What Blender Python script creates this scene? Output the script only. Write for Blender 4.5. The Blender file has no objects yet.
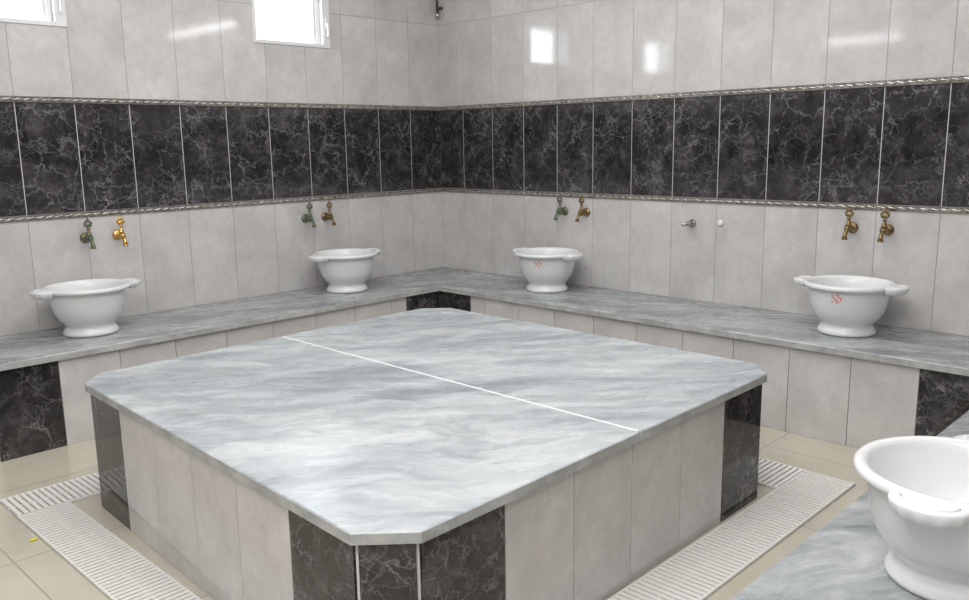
import bpy, bmesh, math, random
from mathutils import Vector, Matrix
random.seed(4)
S=bpy.context.scene
S.view_settings.view_transform='Standard'

# ------------------------------------------------------------ materials
def newmat(name):
    m=bpy.data.materials.new(name); m.use_nodes=True
    nt=m.node_tree; b=nt.nodes["Principled BSDF"]; return m,nt,b
def plain(name,col,rough=.5,metal=0,coat=0):
    m,nt,b=newmat(name)
    b.inputs["Base Color"].default_value=(*col,1); b.inputs["Roughness"].default_value=rough
    b.inputs["Metallic"].default_value=metal; b.inputs["Coat Weight"].default_value=coat
    b.inputs["Coat Roughness"].default_value=.05
    return m
def N(nt,t,**k):
    n=nt.nodes.new(t)
    for a,v in k.items(): setattr(n,a,v)
    return n
def math_(nt,op,a,b=None,clamp=False):
    n=N(nt,"ShaderNodeMath",operation=op,use_clamp=clamp)
    for i,v in enumerate((a,b)):
        if v is None: continue
        if isinstance(v,(int,float)): n.inputs[i].default_value=v
        else: nt.links.new(v,n.inputs[i])
    return n.outputs[0]
def noise(nt,vec,scale,detail=5,rough=.55,dist=0,out="Fac"):
    n=N(nt,"ShaderNodeTexNoise"); nt.links.new(vec,n.inputs["Vector"])
    n.inputs["Scale"].default_value=scale; n.inputs["Detail"].default_value=detail
    n.inputs["Roughness"].default_value=rough; n.inputs["Distortion"].default_value=dist
    return n.outputs[out]
def warp(nt,vec,scale,amt,detail=4):
    c=noise(nt,vec,scale,detail,.6,0,"Color")
    s=N(nt,"ShaderNodeVectorMath",operation='SUBTRACT'); nt.links.new(c,s.inputs[0]); s.inputs[1].default_value=(.5,.5,.5)
    k=N(nt,"ShaderNodeVectorMath",operation='SCALE'); nt.links.new(s.outputs[0],k.inputs[0]); k.inputs["Scale"].default_value=amt
    a=N(nt,"ShaderNodeVectorMath",operation='ADD'); nt.links.new(vec,a.inputs[0]); nt.links.new(k.outputs[0],a.inputs[1])
    return a.outputs[0]
def voro(nt,vec,scale):
    n=N(nt,"ShaderNodeTexVoronoi",feature='DISTANCE_TO_EDGE'); nt.links.new(vec,n.inputs["Vector"])
    n.inputs["Scale"].default_value=scale; return n.outputs["Distance"]
def ramp(nt,fac,stops):
    r=N(nt,"ShaderNodeValToRGB"); nt.links.new(fac,r.inputs[0])
    e=r.color_ramp.elements
    while len(e)<len(stops): e.new(.5)
    for i,(p,c) in enumerate(stops):
        e[i].position=p; e[i].color=(*c,1) if not isinstance(c,(int,float)) else (c,c,c,1)
    return r.outputs[0]
def mix(nt,fac,a,b,typ='MIX'):
    n=N(nt,"ShaderNodeMix",data_type='RGBA',blend_type=typ)
    for i,v in ((0,fac),(6,a),(7,b)):
        if isinstance(v,(int,float)): n.inputs[i].default_value=v
        elif isinstance(v,tuple): n.inputs[i].default_value=(*v,1)
        else: nt.links.new(v,n.inputs[i])
    return n.outputs[2]
def tile_vec(nt,k=7.0):
    g=N(nt,"ShaderNodeNewGeometry"); a=N(nt,"ShaderNodeAttribute",attribute_name="tid")
    s=N(nt,"ShaderNodeVectorMath",operation='SCALE'); s.inputs["Scale"].default_value=k
    nt.links.new(a.outputs["Color"],s.inputs[0])
    v=N(nt,"ShaderNodeVectorMath",operation='ADD')
    nt.links.new(g.outputs["Position"],v.inputs[0]); nt.links.new(s.outputs[0],v.inputs[1])
    sep=N(nt,"ShaderNodeSeparateColor"); nt.links.new(a.outputs["Color"],sep.inputs[0])
    return v.outputs[0],sep.outputs[0]
def gloss(b,rough,coat=0,cr=.03,spec=.5):
    b.inputs["Roughness"].default_value=rough; b.inputs["Coat Weight"].default_value=coat
    b.inputs["Coat Roughness"].default_value=cr; b.inputs["Specular IOR Level"].default_value=spec

def light_tile():
    m,nt,b=newmat("light_marble_tile"); v,r=tile_vec(nt)
    n1=noise(nt,v,5,6,.6,.4); n2=noise(nt,v,26,5,.65,.2)
    c=ramp(nt,n1,[(.3,(.54,.523,.515)),(.5,(.62,.603,.595)),(.7,(.69,.675,.668))])
    c=mix(nt,ramp(nt,n2,[(.42,0),(.7,.3)]),c,(.45,.435,.43))
    e=voro(nt,warp(nt,v,7,.22),5.5)
    vm=ramp(nt,e,[(0,1),(.03,0)])
    pa=ramp(nt,noise(nt,v,6,2),[(.45,0),(.65,.22)])
    c=mix(nt,math_(nt,'MULTIPLY',vm,pa),c,(.36,.35,.35))
    tone=ramp(nt,r,[(0,.94),(1,1.0)])
    c=mix(nt,1.0,c,tone,'MULTIPLY')
    nt.links.new(c,b.inputs["Base Color"]); gloss(b,.07)
    return m
def dark_tile():
    m,nt,b=newmat("dark_marble_tile"); v,r=tile_vec(nt)
    cl=noise(nt,v,9,6,.7,.2)
    c=ramp(nt,cl,[(.35,(.016,.0145,.016)),(.52,(.034,.031,.034)),(.7,(.09,.083,.087))])
    f=None
    for sc,am,ws,w,k,ps in ((8,.20,9,.038,.48,5),(19,.12,16,.055,.34,8),(4.5,.34,6,.018,.6,4)):
        e=voro(nt,warp(nt,v,ws,am,7),sc)
        vm=ramp(nt,e,[(0,1),(w*.35,.4),(w,0)])
        pa=ramp(nt,noise(nt,v,ps,3,.6),[(.41,0),(.62,k)])
        x=math_(nt,'MULTIPLY',vm,pa)
        f=x if f is None else math_(nt,'ADD',f,x,True)
    c=mix(nt,f,c,(.40,.385,.39))
    nt.links.new(c,b.inputs["Base Color"]); gloss(b,.06)
    return m
def marble(name,lo,mid,hi,rot,stretch=(1.0,4.5,1),scale=1.6,rough=.22,warm=0,fine=.12,vein=0):
    m,nt,b=newmat(name)
    g=N(nt,"ShaderNodeNewGeometry"); mp=N(nt,"ShaderNodeMapping")
    pw=warp(nt,g.outputs["Position"],1.6,.25,3)
    nt.links.new(pw,mp.inputs[0])
    mp.inputs["Rotation"].default_value=(0,0,rot); 
    m2=N(nt,"ShaderNodeMapping"); nt.links.new(mp.outputs[0],m2.inputs[0]); m2.inputs["Scale"].default_value=stretch
    v=m2.outputs[0]
    n1=noise(nt,v,scale,8,.6,.5); n2=noise(nt,v,scale*3.2,8,.65,.4); n3=noise(nt,g.outputs["Position"],30,6,.7)
    f=math_(nt,'ADD',math_(nt,'MULTIPLY',n1,.65),math_(nt,'MULTIPLY',n2,.35))
    c=ramp(nt,f,[(.38,lo),(.49,mid),(.60,hi)])
    if warm:
        w=ramp(nt,noise(nt,v,scale*.8,5,.6,.8),[(.55,0),(.70,warm)])
        c=mix(nt,w,c,(.50,.48,.44))
    if vein:
        d=math_(nt,'ABSOLUTE',math_(nt,'SUBTRACT',noise(nt,v,scale*1.3,8,.62,.6),.48))
        vm=ramp(nt,d,[(0,vein),(.02,vein*.45),(.055,0)])
        c=mix(nt,vm,c,(.22,.25,.275))
    c=mix(nt,ramp(nt,n3,[(.45,0),(.75,fine*2.5)]),c,tuple(x*.75 for x in lo))
    nt.links.new(c,b.inputs["Base Color"])
    rr=ramp(nt,n2,[(.3,rough*.8),(.7,rough*1.4)]); nt.links.new(rr,b.inputs["Roughness"])
    return m
M_light=light_tile(); M_dark=dark_tile()
M_grout=plain("grey_grout",(.33,.315,.30),.8); M_groutw=plain("white_grout",(.68,.68,.68),.7)
M_plat=marble("platform_marble",(.31,.345,.37),(.465,.50,.52),(.60,.63,.64),math.radians(38),(1,3.0,1),1.4,.24,.3,.07,.45)
M_bench=marble("bench_marble",(.20,.22,.228),(.33,.35,.355),(.50,.52,.52),math.radians(20),(1,3.5,1),2.2,.25,0,.12,.35)
M_benchx=marble("bench_marble_b",(.20,.22,.228),(.33,.35,.355),(.50,.52,.52),math.radians(70),(1,3.5,1),2.2,.25,0,.12,.35)
M_edge=marble("cut_marble_edge",(.32,.33,.33),(.43,.44,.435),(.54,.55,.54),0,(1,1,1),9,.6)
M_white=plain("white_plastic",(.80,.81,.82),.22,0,.3)
M_frame=plain("white_pvc",(.80,.80,.82),.3)
M_ceil=plain("white_ceiling_paint",(.82,.81,.79),.8)
M_slat=plain("grate_plastic",(.78,.77,.74),.45)
M_chan=plain("drain_channel",(.42,.41,.385),.6)
M_red=plain("red_label",(.55,.06,.05),.5); M_lab=plain("label_paper",(.85,.8,.78),.5)
M_chrome=plain("chrome",(.6,.58,.55),.2,1); M_pipe=plain("dark_metal",(.12,.11,.1),.4,.6)
M_caulk=plain("white_caulk",(.80,.81,.81),.6)
M_soap=plain("yellow_soap",(.75,.68,.05),.4)
def metal(name,c1,c2,rough=.3,me=.9):
    m,nt,b=newmat(name); g=N(nt,"ShaderNodeNewGeometry")
    f=noise(nt,g.outputs["Position"],60,4,.6,.5)
    c=ramp(nt,f,[(.4,c1),(.6,c2)]); nt.links.new(c,b.inputs["Base Color"])
    b.inputs["Roughness"].default_value=rough; b.inputs["Metallic"].default_value=me; return m
M_brass=metal("bright_brass",(.62,.38,.10),(.75,.52,.2),.22,1)
M_old=metal("tarnished_brass",(.20,.145,.07),(.32,.23,.11),.35,.9)
M_green=metal("verdigris_brass",(.08,.17,.14),(.25,.20,.10),.45,.6)
M_trim=metal("embossed_trim",(.34,.31,.28),(.62,.59,.56),.2,.9)
def floor_mat():
    m,nt,b=newmat("beige_floor_tile"); g=N(nt,"ShaderNodeNewGeometry")
    sx=N(nt,"ShaderNodeSeparateXYZ"); nt.links.new(g.outputs["Position"],sx.inputs[0])
    T=.6; masks=[]
    for i,o in ((0,.12),(1,.25)):
        fr=math_(nt,'FRACT',math_(nt,'DIVIDE',math_(nt,'ADD',sx.outputs[i],18+o),T))
        d=math_(nt,'ABSOLUTE',math_(nt,'SUBTRACT',fr,.5))
        masks.append(math_(nt,'GREATER_THAN',d,.5-.0025/T))
    k=math_(nt,'MAXIMUM',masks[0],masks[1])
    n=noise(nt,g.outputs["Position"],3,6,.6,.5)
    c=ramp(nt,n,[(.3,(.50,.465,.38)),(.7,(.60,.56,.465))])
    c=mix(nt,k,c,(.36,.34,.29))
    nt.links.new(c,b.inputs["Base Color"]); gloss(b,.16)
    return m
M_floor=floor_mat()
def emit(name,col,s):
    m,nt,b=newmat(name); b.inputs["Emission Color"].default_value=(*col,1); b.inputs["Emission Strength"].default_value=s
    b.inputs["Base Color"].default_value=(.9,.9,.9,1); return m
M_tube=emit("lamp_tube",(.95,.97,1),15)

# ------------------------------------------------------------ mesh helpers
class MB:
    """accumulates geometry with several materials into one mesh"""
    def __init__(s): s.v=[];s.f=[];s.mi=[];s.sm=[];s.tid=[];s.mats=[]
    def mat(s,m):
        if m not in s.mats: s.mats.append(m)
        return s.mats.index(m)
    def add(s,vs,fs,m,smooth=False,tid=None):
        o=len(s.v); s.v+= [tuple(p) for p in vs]; k=s.mat(m)
        tid=tid or (0,0,0)
        for f in fs: s.f.append([i+o for i in f]); s.mi.append(k); s.sm.append(smooth); s.tid.append(tid)
    def box(s,a,b,m,tid=None):
        x0,y0,z0=a;x1,y1,z1=b
        vs=[(x0,y0,z0),(x1,y0,z0),(x1,y1,z0),(x0,y1,z0),(x0,y0,z1),(x1,y0,z1),(x1,y1,z1),(x0,y1,z1)]
        s.add(vs,[(0,3,2,1),(4,5,6,7),(0,1,5,4),(1,2,6,5),(2,3,7,6),(3,0,4,7)],m,False,tid)
    def prism(s,poly,z0,z1,m,bev=0,tid=None,medge=None):
        n=len(poly)
        if bev:
            c=Vector((sum(p[0] for p in poly)/n,sum(p[1] for p in poly)/n))
            top=[]
            for i,p in enumerate(poly):
                a=Vector(poly[i-1]);b=Vector(poly[(i+1)%n]);q=Vector(p)
                d=((a-q).normalized()+(b-q).normalized())
                if d.length<1e-5: d=(c-q)
                top.append(q+d.normalized()*bev*1.3)
            vs=[(*p,z0) for p in poly]+[(*p,z1-bev) for p in poly]+[(*p,z1) for p in top]
            s.add(vs,[tuple(range(2*n,3*n)),tuple(reversed(range(n)))],m,False,tid)
            s.add(vs,[(n+i,n+(i+1)%n,2*n+(i+1)%n,2*n+i) for i in range(n)],m,False,tid)
            s.add(vs,[(i,(i+1)%n,n+(i+1)%n,n+i) for i in range(n)],medge or m,False,tid)
        else:
            vs=[(*p,z0) for p in poly]+[(*p,z1) for p in poly]
            s.add(vs,[tuple(range(n,2*n)),tuple(reversed(range(n)))]+[(i,(i+1)%n,n+(i+1)%n,n+i) for i in range(n)],m,False,tid)
    def lathe(s,prof,m,seg=48,M=None,smooth=True):
        vs=[];fs=[];n=len(prof)
        for j in range(seg):
            a=2*math.pi*j/seg
            for r,z in prof:
                p=Vector((r*math.cos(a),r*math.sin(a),z)); vs.append(M@p if M else p)
        for j in range(seg):
            k=(j+1)%seg
            for i in range(n-1): fs.append((j*n+i,k*n+i,k*n+i+1,j*n+i+1))
        s.add(vs,fs,m,smooth)
    def tube(s,path,rad,m,seg=12,smooth=True):
        path=[Vector(p) for p in path]; n=len(path); vs=[];fs=[]
        t0=(path[1]-path[0]).normalized(); up=Vector((0,0,1)) if abs(t0.z)<.9 else Vector((1,0,0))
        u=t0.cross(up).normalized()
        for i,p in enumerate(path):
            t=(path[min(i+1,n-1)]-path[max(i-1,0)]).normalized()
            u=(u-t*u.dot(t)).normalized(); w=t.cross(u)
            for j in range(seg):
                a=2*math.pi*j/seg; vs.append(p+(u*math.cos(a)+w*math.sin(a))*rad[i])
        for i in range(n-1):
            for j in range(seg):
                k=(j+1)%seg; fs.append((i*seg+j,i*seg+k,(i+1)*seg+k,(i+1)*seg+j))
        fs.append(tuple(range(seg))[::-1]); fs.append(tuple((n-1)*seg+j for j in range(seg)))
        s.add(vs,fs,m,smooth)
    def ell(s,c,r,m,M=None,u=12,v=8):
        vs=[];fs=[]
        for i in range(v+1):
            th=math.pi*i/v
            for j in range(u):
                a=2*math.pi*j/u
                p=Vector((r[0]*math.sin(th)*math.cos(a),r[1]*math.sin(th)*math.sin(a),r[2]*math.cos(th)))
                if M: p=M@p
                vs.append(p+Vector(c))
        for i in range(v):
            for j in range(u):
                k=(j+1)%u; fs.append((i*u+j,(i+1)*u+j,(i+1)*u+k,i*u+k))
        s.add(vs,fs,m,True)
    def obj(s,name,parent=None,loc=(0,0,0),rotz=0,recalc=True,bevel=0):
        me=bpy.data.meshes.new(name); me.from_pydata(s.v,[],s.f)
        for m in s.mats: me.materials.append(m)
        at=me.color_attributes.new("tid",'FLOAT_COLOR','CORNER')
        li=0
        for p,k,sm,t in zip(me.polygons,s.mi,s.sm,s.tid):
            p.material_index=k; p.use_smooth=sm
            for _ in range(p.loop_total): at.data[li].color=(*t,1); li+=1
        if recalc:
            bm=bmesh.new(); bm.from_mesh(me); bmesh.ops.recalc_face_normals(bm,faces=bm.faces); bm.to_mesh(me); bm.free()
        o=bpy.data.objects.new(name,me); S.collection.objects.link(o)
        o.location=loc; o.rotation_euler=(0,0,rotz)
        if parent: o.parent=parent
        if bevel:
            b=o.modifiers.new("bevel",'BEVEL'); b.width=bevel; b.segments=2; b.limit_method='ANGLE'
        return o
def empty(name,loc=(0,0,0),rotz=0):
    o=bpy.data.objects.new(name,None); o.location=loc; o.rotation_euler=(0,0,rotz); o.empty_display_size=.1
    S.collection.objects.link(o); return o
def rid(): return (random.random(),random.random(),random.random())
def sub(r,holes):
    """rect minus holes, rect=(u0,u1,z0,z1)"""
    out=[r]
    for h in holes:
        nx=[]
        for a in out:
            if h[0]>=a[1] or h[1]<=a[0] or h[2]>=a[3] or h[3]<=a[2]: nx.append(a); continue
            if a[0]<h[0]: nx.append((a[0],h[0],a[2],a[3]))
            if a[1]>h[1]: nx.append((h[1],a[1],a[2],a[3]))
            u0=max(a[0],h[0]);u1=min(a[1],h[1])
            if a[2]<h[2]: nx.append((u0,u1,a[2],h[2]))
            if a[3]>h[3]: nx.append((u0,u1,h[3],a[3]))
        out=nx
    return out

# ------------------------------------------------------------ room dims
XW=-5.2; YS=-5.0; H=2.75; TH=.15; TT=.006
ZB=.395
Z_LB0,Z_LB1=.897,.920     # lower trim
Z_UB0,Z_UB1=1.415,1.438   # upper trim
WINS=[(-1.33,-.84,1.745,2.03),(-2.76,-2.27,1.745,2.03)]
def wall(name,u0,u1,fn,off,holes=(),P=.25):
    mb=MB()
    def bx(r,d0,d1,m,tid=None):
        a=fn(r[0],d0,r[2]);b=fn(r[1],d1,r[3])
        mb.box([min(a[i],b[i]) for i in range(3)],[max(a[i],b[i]) for i in range(3)],m,tid)
    for r in sub((u0,u1,0,H),holes): bx(r,-TH,0,M_grout)
    bx((u0,u1,Z_LB1,Z_UB0),0,TT-.0015,M_groutw)
    for r in sub((u0,u1,0,Z_LB0),holes)+sub((u0,u1,Z_UB1,H),holes): bx(r,0,TT-.002,M_grout)
    rows=[(-.105,.397,0),(.397,Z_LB0,0),(Z_LB1,Z_UB0,1),(Z_UB1,1.938,0),(1.938,2.438,0),(2.438,H,0)]
    i0=int(math.floor((u0-off)/P))-1; i1=int(math.ceil((u1-off)/P))+1
    for z0,z1,dk in rows:
        z0=max(z0,0)
        g=.0020 if dk else .0012
        for i in range(i0,i1):
            a=max(off+i*P+g,u0); b=min(off+(i+1)*P-g,u1)
            if b-a<.004: continue
            t=rid()
            for r in sub((a,b,z0+g,z1-g),holes): bx(r,0,TT,M_dark if dk else M_light,t)
    return mb.obj(name,recalc=False)
fA=lambda u,d,z:(u,-d,z)
fB=lambda u,d,z:(-d,u,z)
fC=lambda u,d,z:(u,YS+d,z)
fD=lambda u,d,z:(XW+d,u,z)
wall("wall_north",XW,0,fA,-.006,WINS,.2518)
wall("wall_east",YS,0,fB,.036,(),.2538)
wall("wall_south",XW,0,fC,0)
wall("wall_west",YS,0,fD,0)
mb=MB(); mb.box((XW-TH,YS-TH,-.1),(TH,TH,0),M_floor); mb.obj("floor")
mb=MB(); mb.box((XW-TH,YS-TH,H),(TH,TH,H+.1),M_ceil); mb.obj("ceiling")

# decorative embossed trims: fine twisted ribbon between two beads
def trim(name,u0,u1,fn,z0,z1,fine=True):
    mb=MB(); zc=(z0+z1)/2
    def bx(a,b):
        mb.box([min(a[i],b[i]) for i in range(3)],[max(a[i],b[i]) for i in range(3)],M_trim)
    bx(fn(u0,0,z0),fn(u1,.009,z1))
    if fine:
        bx(fn(u0,0,z0),fn(u1,.0125,z0+.0035)); bx(fn(u0,0,z1-.0035),fn(u1,.0125,z1))
        p=.042; n=int((u1-u0)/p)
        ex=Vector(fn(1,0,0))-Vector(fn(0,0,0)); ed=Vector(fn(0,1,0))-Vector(fn(0,0,0)); ez=Vector((0,0,1))
        B=Matrix((ex,ed,ez)).transposed()
        for i in range(n):
            c=Vector(fn(u0+(i+.5)*p,.009,zc))
            R=B@Matrix.Rotation(math.radians(-13),3,'Y')
            mb.ell(c,(.024,.006,.005),M_trim,R,10,6)
            mb.ell(Vector(fn(u0+i*p,.010,zc)),(.004,.004,.004),M_trim,B,8,5)
    return mb.obj(name,recalc=False)
k=1
for fn,a,b,fi in ((fA,XW+.02,-.014,True),(fB,YS+.02,-.014,True),(fC,XW+.02,-.02,False),(fD,YS+.02,-.02,False)):
    for z0,z1 in ((Z_LB0,Z_LB1),(Z_UB0,Z_UB1)):
        trim("trim_%d"%k,a,b,fn,z0,z1,fi); k+=1

# windows (PVC casements, hinged on the right, deeper stile there)
def window(i,w):
    x0,x1,z0,z1=w; ox=(x0+x1)/2; root=empty("window_%d"%i,(ox,0,z0))
    mb=MB()
    def b(a0,a1,b0,b1,y0,y1): mb.box((a0-ox,y0,b0-z0),(a1-ox,y1,b1-z0),M_frame)
    t=.02
    b(x0,x0+t,z0,z1,-.012,.06); b(x1-.05,x1,z0,z1,-.012,.06)
    b(x0+t,x1-.05,z0,z0+t,-.012,.06); b(x0+t,x1-.05,z1-t,z1,-.012,.06)
    mb.obj("frame",root,bevel=.003)
    mb=MB(); b(x1-.075,x1-.052,z0+t+.001,z1-t-.001,.012,.05); b(x1-.09,x1-.077,z0+t+.001,z1-t-.001,.02,.045)
    mb.obj("sash",root,bevel=.002)
    mb=MB(); b(x1-.034,x1-.016,z0+.11,z0+.16,-.022,-.0125); b(x1-.030,x1-.020,z0+.06,z0+.135,-.034,-.0225)
    mb.obj("latch",root,bevel=.002)
for i,w in enumerate(WINS): window(i+1,w)

# ------------------------------------------------------------ tiled faces
def face_tiles(mb,p0,p1,z0,z1,cuts,dark):
    p0=Vector(p0);p1=Vector(p1); L=(p1-p0).length; d=(p1-p0)/L; n=Vector((d.y,-d.x))
    g=.0015
    for i in range(len(cuts)-1):
        a=cuts[i]+g;b=cuts[i+1]-g
        if b-a<.005: continue
        q=[p0+d*a,p0+d*b,p0+d*b+n*TT,p0+d*a+n*TT]
        mb.prism([tuple(x) for x in q],z0+.001,z1-.001,M_dark if i in dark else M_light,0,rid())
def cutlist(L,w=.25):
    c=[0]; x=w
    while x<L-.01: c.append(x); x+=w
    c.append(L); return c
BD=.510; SL=.534; ST=.028; YC=-3.425
b1=empty("marble_bench"); mb=MB(); x0=-4.6
mb.box((x0,-BD,0),(-.008,-.008,ZB-ST),M_grout)
xs=[-BD-TT,-.77,-.88]
while xs[-1]>x0+.26: xs.append(xs[-1]-.25)
xs.append(x0); xs=xs[::-1]; cuts=[x-x0 for x in xs]
dk={len(cuts)-2}
for i in range(len(xs)-1):
    if -2.9<(xs[i]+xs[i+1])/2<-2.65: dk.add(i)
face_tiles(mb,(x0,-BD),(-BD,-BD),0,ZB-ST,cuts,dk)
face_tiles(mb,(x0,-.01),(x0,-BD),0,ZB-ST,[0,.25,BD-.01],set())
mb.obj("tiled_base",b1)
mb=MB()
for a,b in ((-4.615,-3.02),(-3.017,-1.62),(-1.617,-.008)):
    mb.prism([(a,-SL),(b,-SL),(b,-.007),(a,-.007)],ZB-ST,ZB,M_bench,.004,None,M_edge)
mb.obj("marble_slab",b1)
b2=empty("marble_bench"); mb=MB()
mb.box((-BD,YC,0),(-.008,-BD-.002,ZB-ST),M_grout)
ys=[-BD-TT,-.77,-.88]
while ys[-1]>-3.12: ys.append(ys[-1]-.25)
ys.append(YC)
face_tiles(mb,(-BD,ys[0]),(-BD,YC),0,ZB-ST,[ys[0]-y for y in ys],{0,len(ys)-2})
mb.obj("tiled_base",b2)
mb=MB()
for a,b in ((YC,-2.05),(-2.047,-SL-.003)):
    mb.prism([(-SL,a),(-.007,a),(-.007,b),(-SL,b)],ZB-ST,ZB,M_benchx,.004,None,M_edge)
mb.obj("marble_slab",b2)
b3=empty("marble_bench"); mb=MB(); XC=-3.0; YB=-4.0
mb.box((XC,YB,0),(-.008,YC-.02,ZB-ST),M_grout)
L=-XC-BD-TT
face_tiles(mb,(-BD-TT,YC-.02),(XC,YC-.02),0,ZB-ST,cutlist(L),{0,len(cutlist(L))-2})
face_tiles(mb,(XC,YC-.02),(XC,YB),0,ZB-ST,[0,.28,YC-.02-YB],set())
face_tiles(mb,(XC,YB),(-.01,YB),0,ZB-ST,cutlist(-XC-.01),{0})
mb.obj("tiled_base",b3)
mb=MB()
for a,b in ((XC-.018,-1.45),(-1.447,-.008)):
    mb.prism([(a,YB-.018),(b,YB-.018),(b,YC-.002),(a,YC-.002)],ZB-ST,ZB,M_bench,.004,None,M_edge)
mb.obj("marble_slab",b3)

# ------------------------------------------------------------ central platform (hand-built, slightly out of square)
pf=empty("marble_platform"); PT=.44; PS=.027
o8=[(-2.756,-2.885),(-1.21,-2.868),(-1.108,-2.775),(-1.10,-1.225),(-1.20,-1.125),(-2.705,-1.135),(-2.79,-1.235),(-2.860,-2.785)]
def inset(poly,d):
    n=len(poly); out=[]
    for i in range(n):
        p=Vector(poly[i]);a=(p-Vector(poly[i-1])).normalized();b=(Vector(poly[(i+1)%n])-p).normalized()
        na=Vector((-a.y,a.x));nb=Vector((-b.y,b.x)); m=(na+nb).normalized()
        out.append(tuple(p+m*d/max(.3,m.dot(na))))
    return out
core=inset(o8,.012+TT)
mb=MB(); mb.prism(core,0,PT-PS,M_groutw)
for i in range(8):
    a=Vector(core[i]);b=Vector(core[(i+1)%8]); Lh=(b-a).length
    if i%2==0:
        n=6; cs=[Lh*k/n for k in range(n+1)]; face_tiles(mb,a,b,0,PT-PS,cs,{0,n-1})
    else: face_tiles(mb,a,b,0,PT-PS,[.004,Lh-.004],{0})
mb.obj("tiled_base",pf)
sx=-1.965
def yon(a,b): t=(sx-a[0])/(b[0]-a[0]); return a[1]+t*(b[1]-a[1])
yf=yon(o8[0],o8[1]); yb=yon(o8[4],o8[5])
lf=[o8[0],(sx-.003,yf),(sx-.003,yb),o8[5],o8[6],o8[7]]
rt=[(sx+.003,yf),o8[1],o8[2],o8[3],o8[4],(sx+.003,yb)]
mb=MB(); mb.prism(lf,PT-PS,PT,M_plat,.003,None,M_edge); mb.prism(rt,PT-PS,PT,M_plat,.003,None,M_edge)
mb.box((sx-.0045,yf+.006,PT-PS+.001),(sx+.0045,yb-.006,PT+.0006),M_caulk)
mb.obj("marble_slab",pf)

# ------------------------------------------------------------ drain grate ring
mb=MB()
gx0,gx1,gy0,gy1=-3.01,-.885,-3.06,-.935
ix0,ix1,iy0,iy1=-2.846,-1.108,-2.878,-1.132
for a,b in (((gx0,gy0),(ix0,gy1)),((ix1,gy0),(gx1,gy1)),((ix0,gy0),(ix1,iy0)),((ix0,iy1),(ix1,gy1))):
    mb.box((a[0],a[1],.0005),(b[0],b[1],.002),M_chan)
pitch=.021; sw=.0135; hz=.010
def strip(ax,u0,u1,v0,v1):
    n=int((u1-u0)/pitch)
    for i in range(n):
        a=u0+i*pitch+ (pitch-sw)/2
        if ax=='y': mb.box((v0+.006,a,.002),(v1-.006,a+sw,hz),M_slat)
        else: mb.box((a,v0+.006,.002),(a+sw,v1-.006,hz),M_slat)
    for w,ww,dz in ((v0,.006,0),(v1-.006,.006,0),((v0+v1)/2-.003,.006,.003)):
        if ax=='y': mb.box((w,u0,.002),(w+ww,u1,hz-dz),M_slat)
        else: mb.box((u0,w,.002),(u1,w+ww,hz-dz),M_slat)
strip('y',iy0,iy1,gx0,ix0); strip('y',iy0,iy1,ix1,gx1)
strip('x',gx0,gx1,gy0,iy0); strip('x',gx0,gx1,iy1,gy1)
mb.obj("floor_drain_grate",recalc=False)
mb=MB(); mb.ell((0,0,.004),(.011,.006,.004),M_soap,None,16,10); mb.ell((.009,.005,.0035),(.006,.004,.0035),M_soap,None,12,8)
mb.obj("soap_sliver",None,(-3.03,-1.34,0))

# ------------------------------------------------------------ wash basins
def basin(loc,rotz,label=None):
    mb=MB(); Z=.96; K=.955
    prof=[(0,.008),(.100,.008),(.112,0),(.121,.003),(.122,.012),(.115,.024),(.108,.036),(.108,.045),(.116,.055),(.134,.075),(.150,.105),(.160,.145),(.166,.185),(.168,.202),(.180,.205),(.188,.207),(.1915,.212),(.191,.220),(.186,.2255),(.178,.227),(.169,.225),(.162,.217),(.158,.19),(.151,.145),(.138,.105),(.112,.077),(.07,.067),(0,.064)]
    prof=[(r*K,z*Z) for r,z in prof]
    mb.lathe(prof,M_white,72)
    for sgn in (1,-1):
        # rounded lug growing out of the rim, gently fluted below, with a raised grip rib on top
        n=40; layers=[(.90,.2235,0),(.96,.2232,0),(.99,.2215,0),(1,.218,0),(.99,.212,.0006),(.955,.205,.0014),(.89,.197,.0016),(.76,.192,.001)]
        vs=[];fs=[]
        for k,z,sc in layers:
            for j in range(n+1):
                t=math.pi*j/n; w=sc*math.cos(t*12)
                rx=.066*k+w; ry=.066*k+w
                vs.append((sgn*(.168+(rx*math.sin(t)**.75 if 0<j<n else 0)),ry*math.cos(t),z*Z))
        m=n+1
        for l in range(len(layers)-1):
            for j in range(n): fs.append((l*m+j,l*m+j+1,(l+1)*m+j+1,(l+1)*m+j))
        mb.add(vs,fs,M_white,True)
        mb.add(vs,[tuple(range(m)),tuple((len(layers)-1)*m+j for j in range(m))[::-1]],M_white,False)
        mb.tube([(sgn*(.186+.034*math.sin(math.pi*j/16)),.046*math.cos(math.pi*j/16),.2232*Z) for j in range(17)],[.0030]*17,M_white,8)
    if label is not None:
        def pt(a,z):
            r=(.160+(z-.145)/.04*.006)*K+.0012
            return (r*math.cos(a),r*math.sin(a),z*Z)
        def patch(a0,a1,z0,z1,m,o=0):
            vs=[];n=6
            for j in range(n+1):
                a=a0+(a1-a0)*j/n
                for z in (z0,z1):
                    p=pt(a,z); vs.append((p[0]*(1+o),p[1]*(1+o),p[2]))
            mb.add(vs,[(2*j,2*j+2,2*j+3,2*j+1) for j in range(n)],m,True)
        a=label
        patch(a-.14,a+.14,.153,.195,M_lab)
        for r_ in range(4):
            for q in range(5):
                if (r_*5+q*2)%3!=2: patch(a-.13+q*.053,a-.13+q*.053+.036,.156+r_*.0095,.162+r_*.0095,M_red,.002)
    return mb.obj("wash_basin",None,loc,rotz)
ang=lambda x,y:math.atan2(-4.095-y,-3.8-x)
basin((-2.38,-.225,ZB),0)
basin((-.96,-.225,ZB),0)
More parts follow.
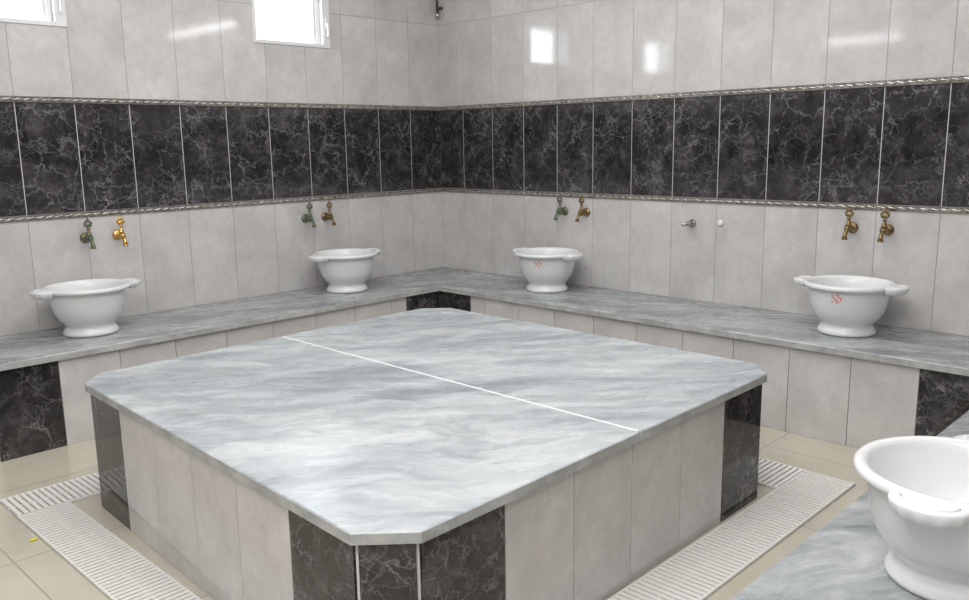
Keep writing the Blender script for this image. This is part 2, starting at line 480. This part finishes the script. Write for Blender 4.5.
basin((-.235,-1.095,ZB),math.pi/2,ang(-.235,-1.095)-math.pi/2-.30)
basin((-.23,-2.745,ZB),math.pi/2,ang(-.23,-2.745)-math.pi/2-.28)
basin((-2.155,-3.697,ZB),0)

# ------------------------------------------------------------ taps  (local: wall at y=0, tap projects to -y)
def tap(loc,rotz,m):
    mb=MB()
    RX=Matrix.Rotation(math.radians(90),4,'X')
    mb.lathe([(0,0),(.023,0),(.025,.003),(.022,.007),(.014,.011),(.011,.013),(0,.013)],m,24,RX)
    mb.lathe([(0,.01),(.009,.01),(.009,.022),(.012,.025),(.012,.030),(.010,.033),(.0155,.040),(.0175,.050),(.0155,.060),(.010,.067),(.011,.070),(.008,.074),(0,.074)],m,20,RX)
    pts=[(0,-.055,-.004),(0,-.070,-.010),(0,-.080,-.018),(0,-.085,-.029),(0,-.086,-.040)]
    mb.tube(pts,[.010,.009,.0085,.009,.0115],m,14)
    mb.lathe([(0,0),(.0125,0),(.013,.004),(.0115,.008),(0,.008)],m,16,Matrix.Translation((0,-.086,-.046)))
    T=Matrix.Translation((0,-.050,0))
    mb.lathe([(0,.01),(.013,.012),(.013,.020),(.009,.024),(.0105,.028),(.006,.032),(.006,.042),(.0095,.045),(.0095,.049),(0,.050)],m,18,T)
    zc=.060
    mb.ell((0,-.050,zc),(.018,.0055,.009),m)
    for dx,dz,r in ((-.014,.009,.007),(.014,.009,.007),(-.008,.018,.0065),(.008,.018,.0065),(0,.022,.008)):
        mb.ell((dx,-.050,zc+dz),(r,.005,r),m,None,12,8)
    mb.ell((0,-.050,zc+.034),(.004,.004,.008),m)
    return mb.obj("water_tap",None,loc,rotz)
for x,m in ((-2.285,M_green),(-2.135,M_brass),(-1.07,M_green),(-.935,M_old)): tap((x,-TT,.80),0,m)
for y,m in ((-1.04,M_green),(-1.195,M_old),(-2.66,M_old),(-2.81,M_old)): tap((-TT,y,.815),-math.pi/2,m)
mb=MB(); RY=Matrix.Rotation(math.radians(-90),4,'Y')
mb.lathe([(0,0),(.02,0),(.021,.004),(.010,.006),(.010,.03),(.013,.032),(.013,.045),(.008,.047),(.008,.095),(0,.095)],M_chrome,20,RY)
mb.obj("pipe_stub",None,(-TT,-1.865,.79))
mb=MB(); mb.lathe([(0,0),(.016,0),(.016,.006),(.010,.010),(0,.010)],M_frame,20,RY)
mb.obj("wall_plug",None,(-TT,-2.02,.80))
mb=MB(); mb.tube([(-.03,-.03,2.0),(-.03,-.03,2.2),(-.03,-.03,H)],[.007]*3,M_pipe,10); mb.lathe([(0,0),(.014,0),(.016,.01),(.010,.03),(0,.03)],M_chrome,16,Matrix.Translation((-.03,-.03,1.985)))
mb.box((-.035,-.06,2.03),(-.006,-.03,2.045),M_pipe)
mb.obj("corner_pipe")

# ------------------------------------------------------------ fluorescent lamps on walls
def lamp(loc,rotz,L):
    r=empty("fluorescent_lamp",loc,rotz)
    mb=MB(); mb.box((-L/2,-.03,-.04),(L/2,0,.04),M_frame); mb.obj("housing",r,bevel=.004)
    mb=MB(); mb.tube([(-L/2+.02,-.05,0),(L/2-.02,-.05,0)],[.020,.020],M_tube,16); mb.obj("tube",r)
    mb=MB()
    for s_ in (-1,1): mb.box((s_*(L/2-.012)-.008,-.072,-.025),(s_*(L/2-.012)+.008,-.031,.025),M_frame)
    mb.obj("sockets",r)
lamp((-TT-.001,-2.92,2.20),-math.pi/2,1.2)
lamp((XW+TT+.001,-.69,2.16),math.pi/2,.8)

# ------------------------------------------------------------ lights
def area(name,loc,rot,sx_,sy_,e,col):
    l=bpy.data.lights.new(name,'AREA'); l.shape='RECTANGLE'; l.size=sx_; l.size_y=sy_; l.energy=e; l.color=col
    o=bpy.data.objects.new(name,l); o.location=loc; o.rotation_euler=rot; S.collection.objects.link(o); return o
area("added_ceiling_fill",(-2.0,-2.0,H-.03),(0,0,0),2.4,2.4,58,(1,.99,.985))  # added area light without a fixture, supplies most of the room's brightness
area("added_ceiling_fill",(-4.2,-3.7,H-.03),(0,0,0),1.6,1.6,64,(1,.99,.985))  # added fill on the camera side, lifts the platform faces turned this way
for w in WINS:
    area("window_daylight",((w[0]+w[1])/2,.13,(w[2]+w[3])/2),(math.radians(-90),0,0),.44,.25,4,(.9,.96,1))
wd=bpy.data.worlds.new("sky"); S.world=wd; wd.use_nodes=True
bg=wd.node_tree.nodes["Background"]; bg.inputs[0].default_value=(.93,.97,1,1); bg.inputs[1].default_value=3.0

# ------------------------------------------------------------ camera
cam=bpy.data.cameras.new("camera"); cam.sensor_width=36; cam.lens=845/969*36; cam.clip_start=.02
co=bpy.data.objects.new("camera",cam); S.collection.objects.link(co); S.camera=co
fw=Vector((.70262,.68764,-.18358)).normalized(); rt_=Vector((.69721,-.71653,-.01544)); rt_=(rt_-fw*rt_.dot(fw)).normalized(); up=rt_.cross(fw)
Mx=Matrix((rt_,up,-fw)).transposed().to_4x4(); Mx.translation=Vector((-3.8,-4.095,1.21)); co.matrix_world=Mx
